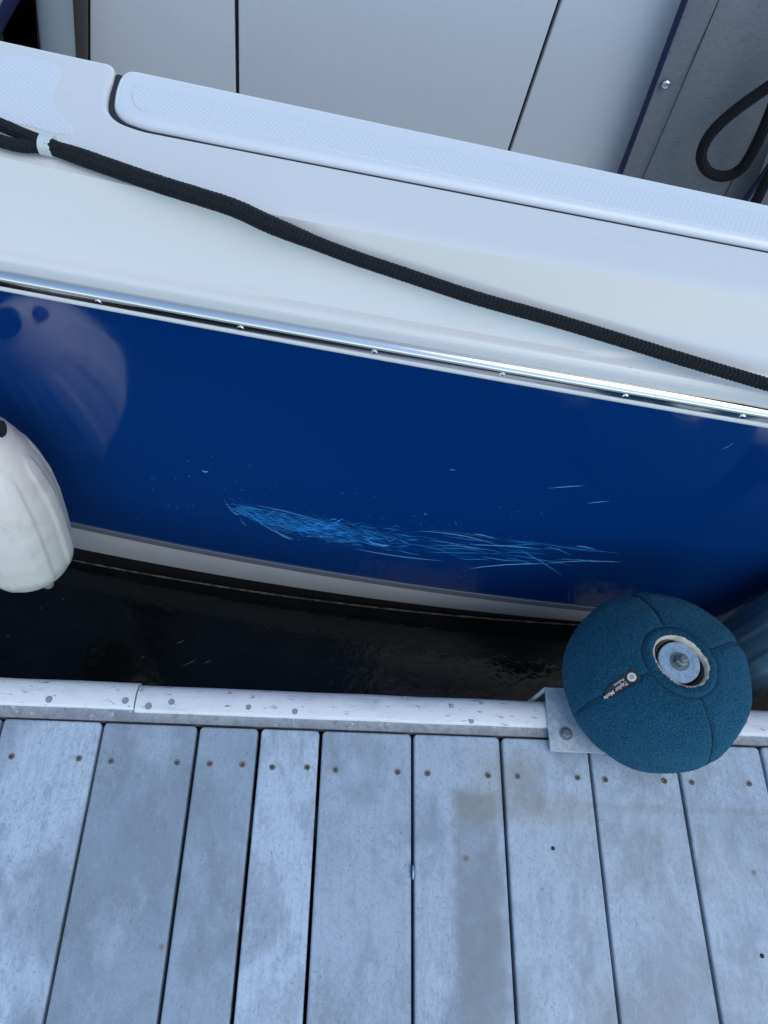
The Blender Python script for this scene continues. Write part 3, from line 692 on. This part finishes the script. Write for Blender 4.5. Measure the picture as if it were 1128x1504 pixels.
fender(fb, ft, .078, 8, 'boat_fender', M_fend, 'grimy white ribbed vinyl fender hanging at the left edge of the photo', 'fender', .6, knot_at=PY(0, 638, .582))
b0 = PY(1128, 935, .485); 
fender((b0[0] + .01, .492, b0[2] - .30), (b0[0] + .02, .475, b0[2] + .35), .068, 7, 'boat_fender', M_bf, 'dark blue ribbed vinyl fender hanging behind the blue cloth covered ball', 'fender', .2, nub=False)

# ------------------------------------------------------------------ dock bumper: galvanised bracket with a cloth covered wheel
bc = np.array([.497, .372, .088])
bump_ = thing('dock_bumper', 'round dock bumper wheel under a blue terry cloth cover, bolted on a galvanised bracket', 'dock bumper', (bc[0], bc[1], 0))
pl0 = PZ(803, 1010, .010); pl1 = PZ(808, 1104, .010)
bx0 = float(pl1[0]); by0 = float(pl1[1]); by1 = float(PZ(803, 1010, .010)[1])
print('bracket', pl0, pl1)
o = mk('bracket', *box(bx0, bx0 + .245, by0, by1, .0075, .0125), M_galv, bump_); bev(o, .0015, 2)
o = mk('bracket_flange', *box(bx0 + .02, bx0 + .225, by1 - .006, by1 - .001, -.035, .0072), M_galv, bump_); bev(o, .001, 1)
V = [(bx0, by1, .012), (bx0, by1 - .004, .007), (bx0 - .030, by1 - .024, -.055), (bx0 - .030, by1 - .018, -.055), (bx0 + .004, by1, .012), (bx0 + .004, by1 - .004, .007), (bx0 - .026, by1 - .024, -.055), (bx0 - .026, by1 - .018, -.055)]
mk('bracket_gusset', V, [(0, 1, 2, 3), (4, 7, 6, 5), (0, 4, 5, 1), (1, 5, 6, 2), (2, 6, 7, 3), (3, 7, 4, 0)], M_galv, bump_, smooth=False)
def hexbolt(c, r, h, name, parent, shank=0, mat=M_disc):
    c = np.array(c); P = []
    V = []; F = []
    for rr_, z in ((r * 1.5, 0), (r * 1.5, .0012)):
        V += [(c[0] + rr_ * math.cos(i / 24 * 2 * math.pi), c[1] + rr_ * math.sin(i / 24 * 2 * math.pi), c[2] + z) for i in range(24)]
    F += [(i, (i + 1) % 24, 24 + (i + 1) % 24, 24 + i) for i in range(24)] + [tuple(range(24, 48))]
    a = (V, F); V = []; F = []
    for rr_, z in ((r, .0012), (r, h * .85), (r * .82, h)):
        V += [(c[0] + rr_ * math.cos(i / 6 * 2 * math.pi + .3), c[1] + rr_ * math.sin(i / 6 * 2 * math.pi + .3), c[2] + z) for i in range(6)]
    for k in range(2): F += [(k * 6 + i, k * 6 + (i + 1) % 6, k * 6 + 6 + (i + 1) % 6, k * 6 + 6 + i) for i in range(6)]
    F.append(tuple(range(12, 18))); parts = [a, (V, F)]
    if shank: parts.append(tube([c + [0, 0, h - .001], c + [0, 0, h + shank], c + [0, 0, h + shank + .001]], [r * .58, r * .58, r * .45], 16))
    return mk(name, *join(parts), mat, parent)
q = PZ(832, 1077, .016); hexbolt((q[0], q[1], .0124), .0068, .0075, 'bolt', bump_, mat=Mt('dull_bolt_head', (.24, .26, .28), .45, .4).m)
# cover: flattened ball with sewn seams, soft puckers and terry loops
Ra, Rb = .1365, .098
hole_r = .0320
seam_px = [(925, 868), (1093, 945), (1048, 1118), (895, 1022)]
sa = []
for px, py in seam_px:
    p = PZ(px, py, bc[2] + .03); sa.append(math.atan2(p[1] - bc[1], p[0] - bc[0]))
def angd(a, b): return (a - b + math.pi) % (2 * math.pi) - math.pi
nA, nP = 700, 310
ph0 = math.asin(hole_r / Ra) * .93
hc = np.array([-.001, -.003])      # the opening sits a little off centre
rows = []
def cover_pt(th, ph, fine=True):
    # superellipsoid-like wheel: flattened top
    s = abs(math.sin(ph)) ** .86; c = math.copysign(abs(math.cos(ph)) ** .95, math.cos(ph))
    r_ = Ra * s; z = Rb * c
    dm = min(abs(angd(th, a)) for a in sa) * r_
    up = max(0, min(1, (1.75 - ph) / .5))
    dent = -.0028 * max(0, min(1, (ph - ph0 - .1) / .1)) * math.exp(-(dm / .0042) ** 2) * up
    puff = .0016 * math.exp(-((dm - .018) / .014) ** 2) * up * (0.6 + .4 * math.sin(ph * 17 + th * 3))
    big = .0018 * math.sin(2 * th + 1.0) + .0010 * math.sin(3 * th + .4)
    lump = .0022 * noise.noise(Vector((math.cos(th) * s * 3, math.sin(th) * s * 3, c * 3)))
    hem = .0030 * math.exp(-((ph - ph0 - .05) / .04) ** 2) - .0022 * math.exp(-((ph - ph0 - .115) / .018) ** 2)
    fz = (noise.noise(Vector((math.cos(th) * s * 70, math.sin(th) * s * 70, c * 62))) * .0008 + random.gauss(0, .00038)) if fine else 0
    d = dent + puff + lump + hem + fz + big * s
    n = np.array([math.cos(th) * s, math.sin(th) * s, c * 1.3]); n /= np.linalg.norm(n)
    k = max(0, 1 - (ph - ph0) / .5)
    # opening pulled slightly oval
    ov = 1 + .10 * k * math.cos(2 * (th - R(-42)))
    return np.array([math.cos(th) * r_ * ov + hc[0] * k, math.sin(th) * r_ * ov + hc[1] * k, z]) + n * d + bc
for i in range(nP + 1):
    ph = ph0 + (math.pi * .93 - ph0) * i / nP
    rows.append([cover_pt(2 * math.pi * j / nA, ph) for j in range(nA)])
V, F = grid(rows, closed_v=True)
cover = mk_fast('cover', V, F, M_terry, bump_)
# turned-in cream lining of the opening
rl = []
for i in range(9):
    s = i / 8; row_ = []
    for j in range(120):
        th = 2 * math.pi * j / 120; p = cover_pt(th, ph0, False); e = np.array([math.cos(th), math.sin(th), 0])
        p = p + e * (.0012 - .0055 * math.sin(s * 1.6) * (1 + .15 * math.sin(th * 2))) + np.array([0, 0, .0012 * math.sin(s * 3.1) * 1.5 - .016 * s ** 1.6 + .0008 * noise.noise(Vector((th * 4, s, 0)))])
        row_.append(p)
    rl.append(row_)
mk('lining', *grid(rl, closed_v=True), M_cream, bump_)
# sewn seams
for a in sa:
    P = []
    for i in range(46):
        ph = ph0 + .12 + 1.29 * i / 45; p = cover_pt(a + .012 * math.sin(ph * 9), ph, False); n = (p - bc); n /= np.linalg.norm(n)
        P.append(p + n * (.0002 + .0007 * (i % 2)))
    mk('seam', *tube(P, [.0011 + .0005 * (i % 2) for i in range(46)], 6), M_stitch, cover)
P = []
for j in range(161):
    th = 2 * math.pi * j / 160; p = cover_pt(th, ph0 + .112, False); P.append(p + np.array([0, 0, .0004 * (j % 2) + .0002]))
mk('seam', *tube(P, .0010, 6), M_stitch, cover)
# wheel core seen in the opening
zt = bc[2] + Rb * .93 + .005
ct = np.array([bc[0] - .001, bc[1] - .003, 0])
def ringrows(prof, n=48, c=ct): return [[(c[0] + r_ * math.cos(2 * math.pi * j / n), c[1] + r_ * math.sin(2 * math.pi * j / n), z) for j in range(n)] for r_, z in prof]
mk('wheel', *grid(ringrows([(.060, zt - .05), (.050, zt - .02), (.042, zt - .010), (.036, zt - .006), (.033, zt - .007), (.032, zt - .018)]), closed_v=True), M_dark, bump_)
V, F = grid(ringrows([(.0300, zt - .016), (.0300, zt - .0055), (.0290, zt - .0045), (.0002, zt - .0040)]), closed_v=True)
mk('hub_plate', V, F, M_disc, bump_)
hexbolt((ct[0], ct[1], zt - .0040), .0092, .0105, 'nut', bump_, .006, Mt('dull_zinc_nut', (.20, .23, .25), .38, .6).m)
mk('axle', *tube([(ct[0], ct[1], .005), (ct[0], ct[1], zt - .02)], .012, 16), M_galv, bump_)
# woven tag lying on the cloth
def cover_hit(px, py, off=.0):
    d = ray(px, py); d = d / np.linalg.norm(d); best = None
    lo_, hi_ = .8, None; t_ = .8
    A = np.array([Ra, Ra, Rb])
    o_ = (CO - bc) / A; dd = d / A; a = dd @ dd; b = 2 * o_ @ dd; c = o_ @ o_ - 1
    t_ = (-b - math.sqrt(b * b - 4 * a * c)) / (2 * a); p = CO + d * t_
    v_ = p - bc; th = math.atan2(v_[1], v_[0])
    # settle on the real cover surface
    ph = math.acos(max(-1, min(1, v_[2] / Rb)))
    for _ in range(25):
        q_ = cover_pt(th, ph, False); th = math.atan2(v_[1], v_[0])
        n = (q_ - bc) / A ** 2; n /= np.linalg.norm(n)
        p = CO + d * ((q_ - CO) @ n / (d @ n)); v_ = p - bc; th = math.atan2(v_[1], v_[0])
        r_t = math.hypot(v_[0], v_[1]); s_ = min(1, r_t / Ra); ph = math.asin(min(1, s_ ** (1 / .86)))
    return p + n * off, n
A_, nA_ = cover_hit(936, 990, .004); B_, nB_ = cover_hit(892, 1021, .004)
tag_root_c = (A_ + B_) / 2; tn = (nA_ + nB_); tn /= np.linalg.norm(tn)
rd = B_ - A_; Lt = np.linalg.norm(rd); rd /= Lt; upv = np.cross(tn, rd); upv /= np.linalg.norm(upv)
def tp_(s, v_, h=0):     # s along tag from circle end 0..1, v across in metres
    return A_ + rd * Lt * s + upv * v_ + tn * (h + .0018 * math.sin(math.pi * s))
hw = .0088
outl = [(.0, -.8), (.0, .8), (.03, 1), (.35, 1), (.7, .95), (.93, .62), (1, .3), (1, -.3), (.93, -.6), (.7, -.9), (.35, -1), (.03, -1)]
V = [tp_(s, v_ * hw, .0008) for s, v_ in outl] + [tp_(s, v_ * hw, -.002) for s, v_ in outl]; n = len(outl)
tag_o = mk('maker_tag', V, [tuple(range(n))] + [tuple(range(n, 2 * n))[::-1]] + [(i, (i + 1) % n, n + (i + 1) % n, n + i) for i in range(n)], M_tag, bump_, smooth=False)
cl = .17
V = [tp_(cl, 0, .0016)] + [tp_(cl + .0062 / Lt * math.cos(a), .0062 * math.sin(a), .0014) for a in np.arange(20) / 20 * 2 * math.pi]
mk('emblem', V, [(0, 1 + i, 1 + (i + 1) % 20) for i in range(20)], M_tagw, tag_o)
def lettering(txt, s, v_, size, h=.0022, mat=M_tagw, name='lettering'):
    cu = bpy.data.curves.new('t', 'FONT'); cu.body = txt; cu.size = size; cu.extrude = .0001; cu.align_x = 'LEFT'; cu.align_y = 'CENTER'; cu.offset = size * .012; cu.shear = .15
    to = bpy.data.objects.new('t', cu); C.objects.link(to); bpy.context.view_layer.update()
    me = bpy.data.meshes.new_from_object(to.evaluated_get(bpy.context.evaluated_depsgraph_get())); bpy.data.objects.remove(to)
    for v in me.vertices:
        x, y = v.co.x, v.co.y; v.co = Vector(tp_(s + x / Lt, v_ + y, h + v.co.z))
    me.materials.clear(); return link(name, me, tag_o, mat)
lettering('Taylor Made', .335, .0022, .0078); lettering('Products', .36, -.0040, .0046)
# worn, unreadable print inside the emblem: three short curved marks
for k, (u0, v0, ln) in enumerate(((-.0034, .0016, .0060), (-.0040, -.0002, .0072), (-.0028, -.0022, .0050))):
    P = [tp_(cl + (u0 + ln * i / 8) / Lt, v0 + .0005 * math.sin(i * 1.7 + k), .0021) for i in range(9)]
    mk('emblem_mark', *tube(P, .00022, 5), M_tag, tag_o)
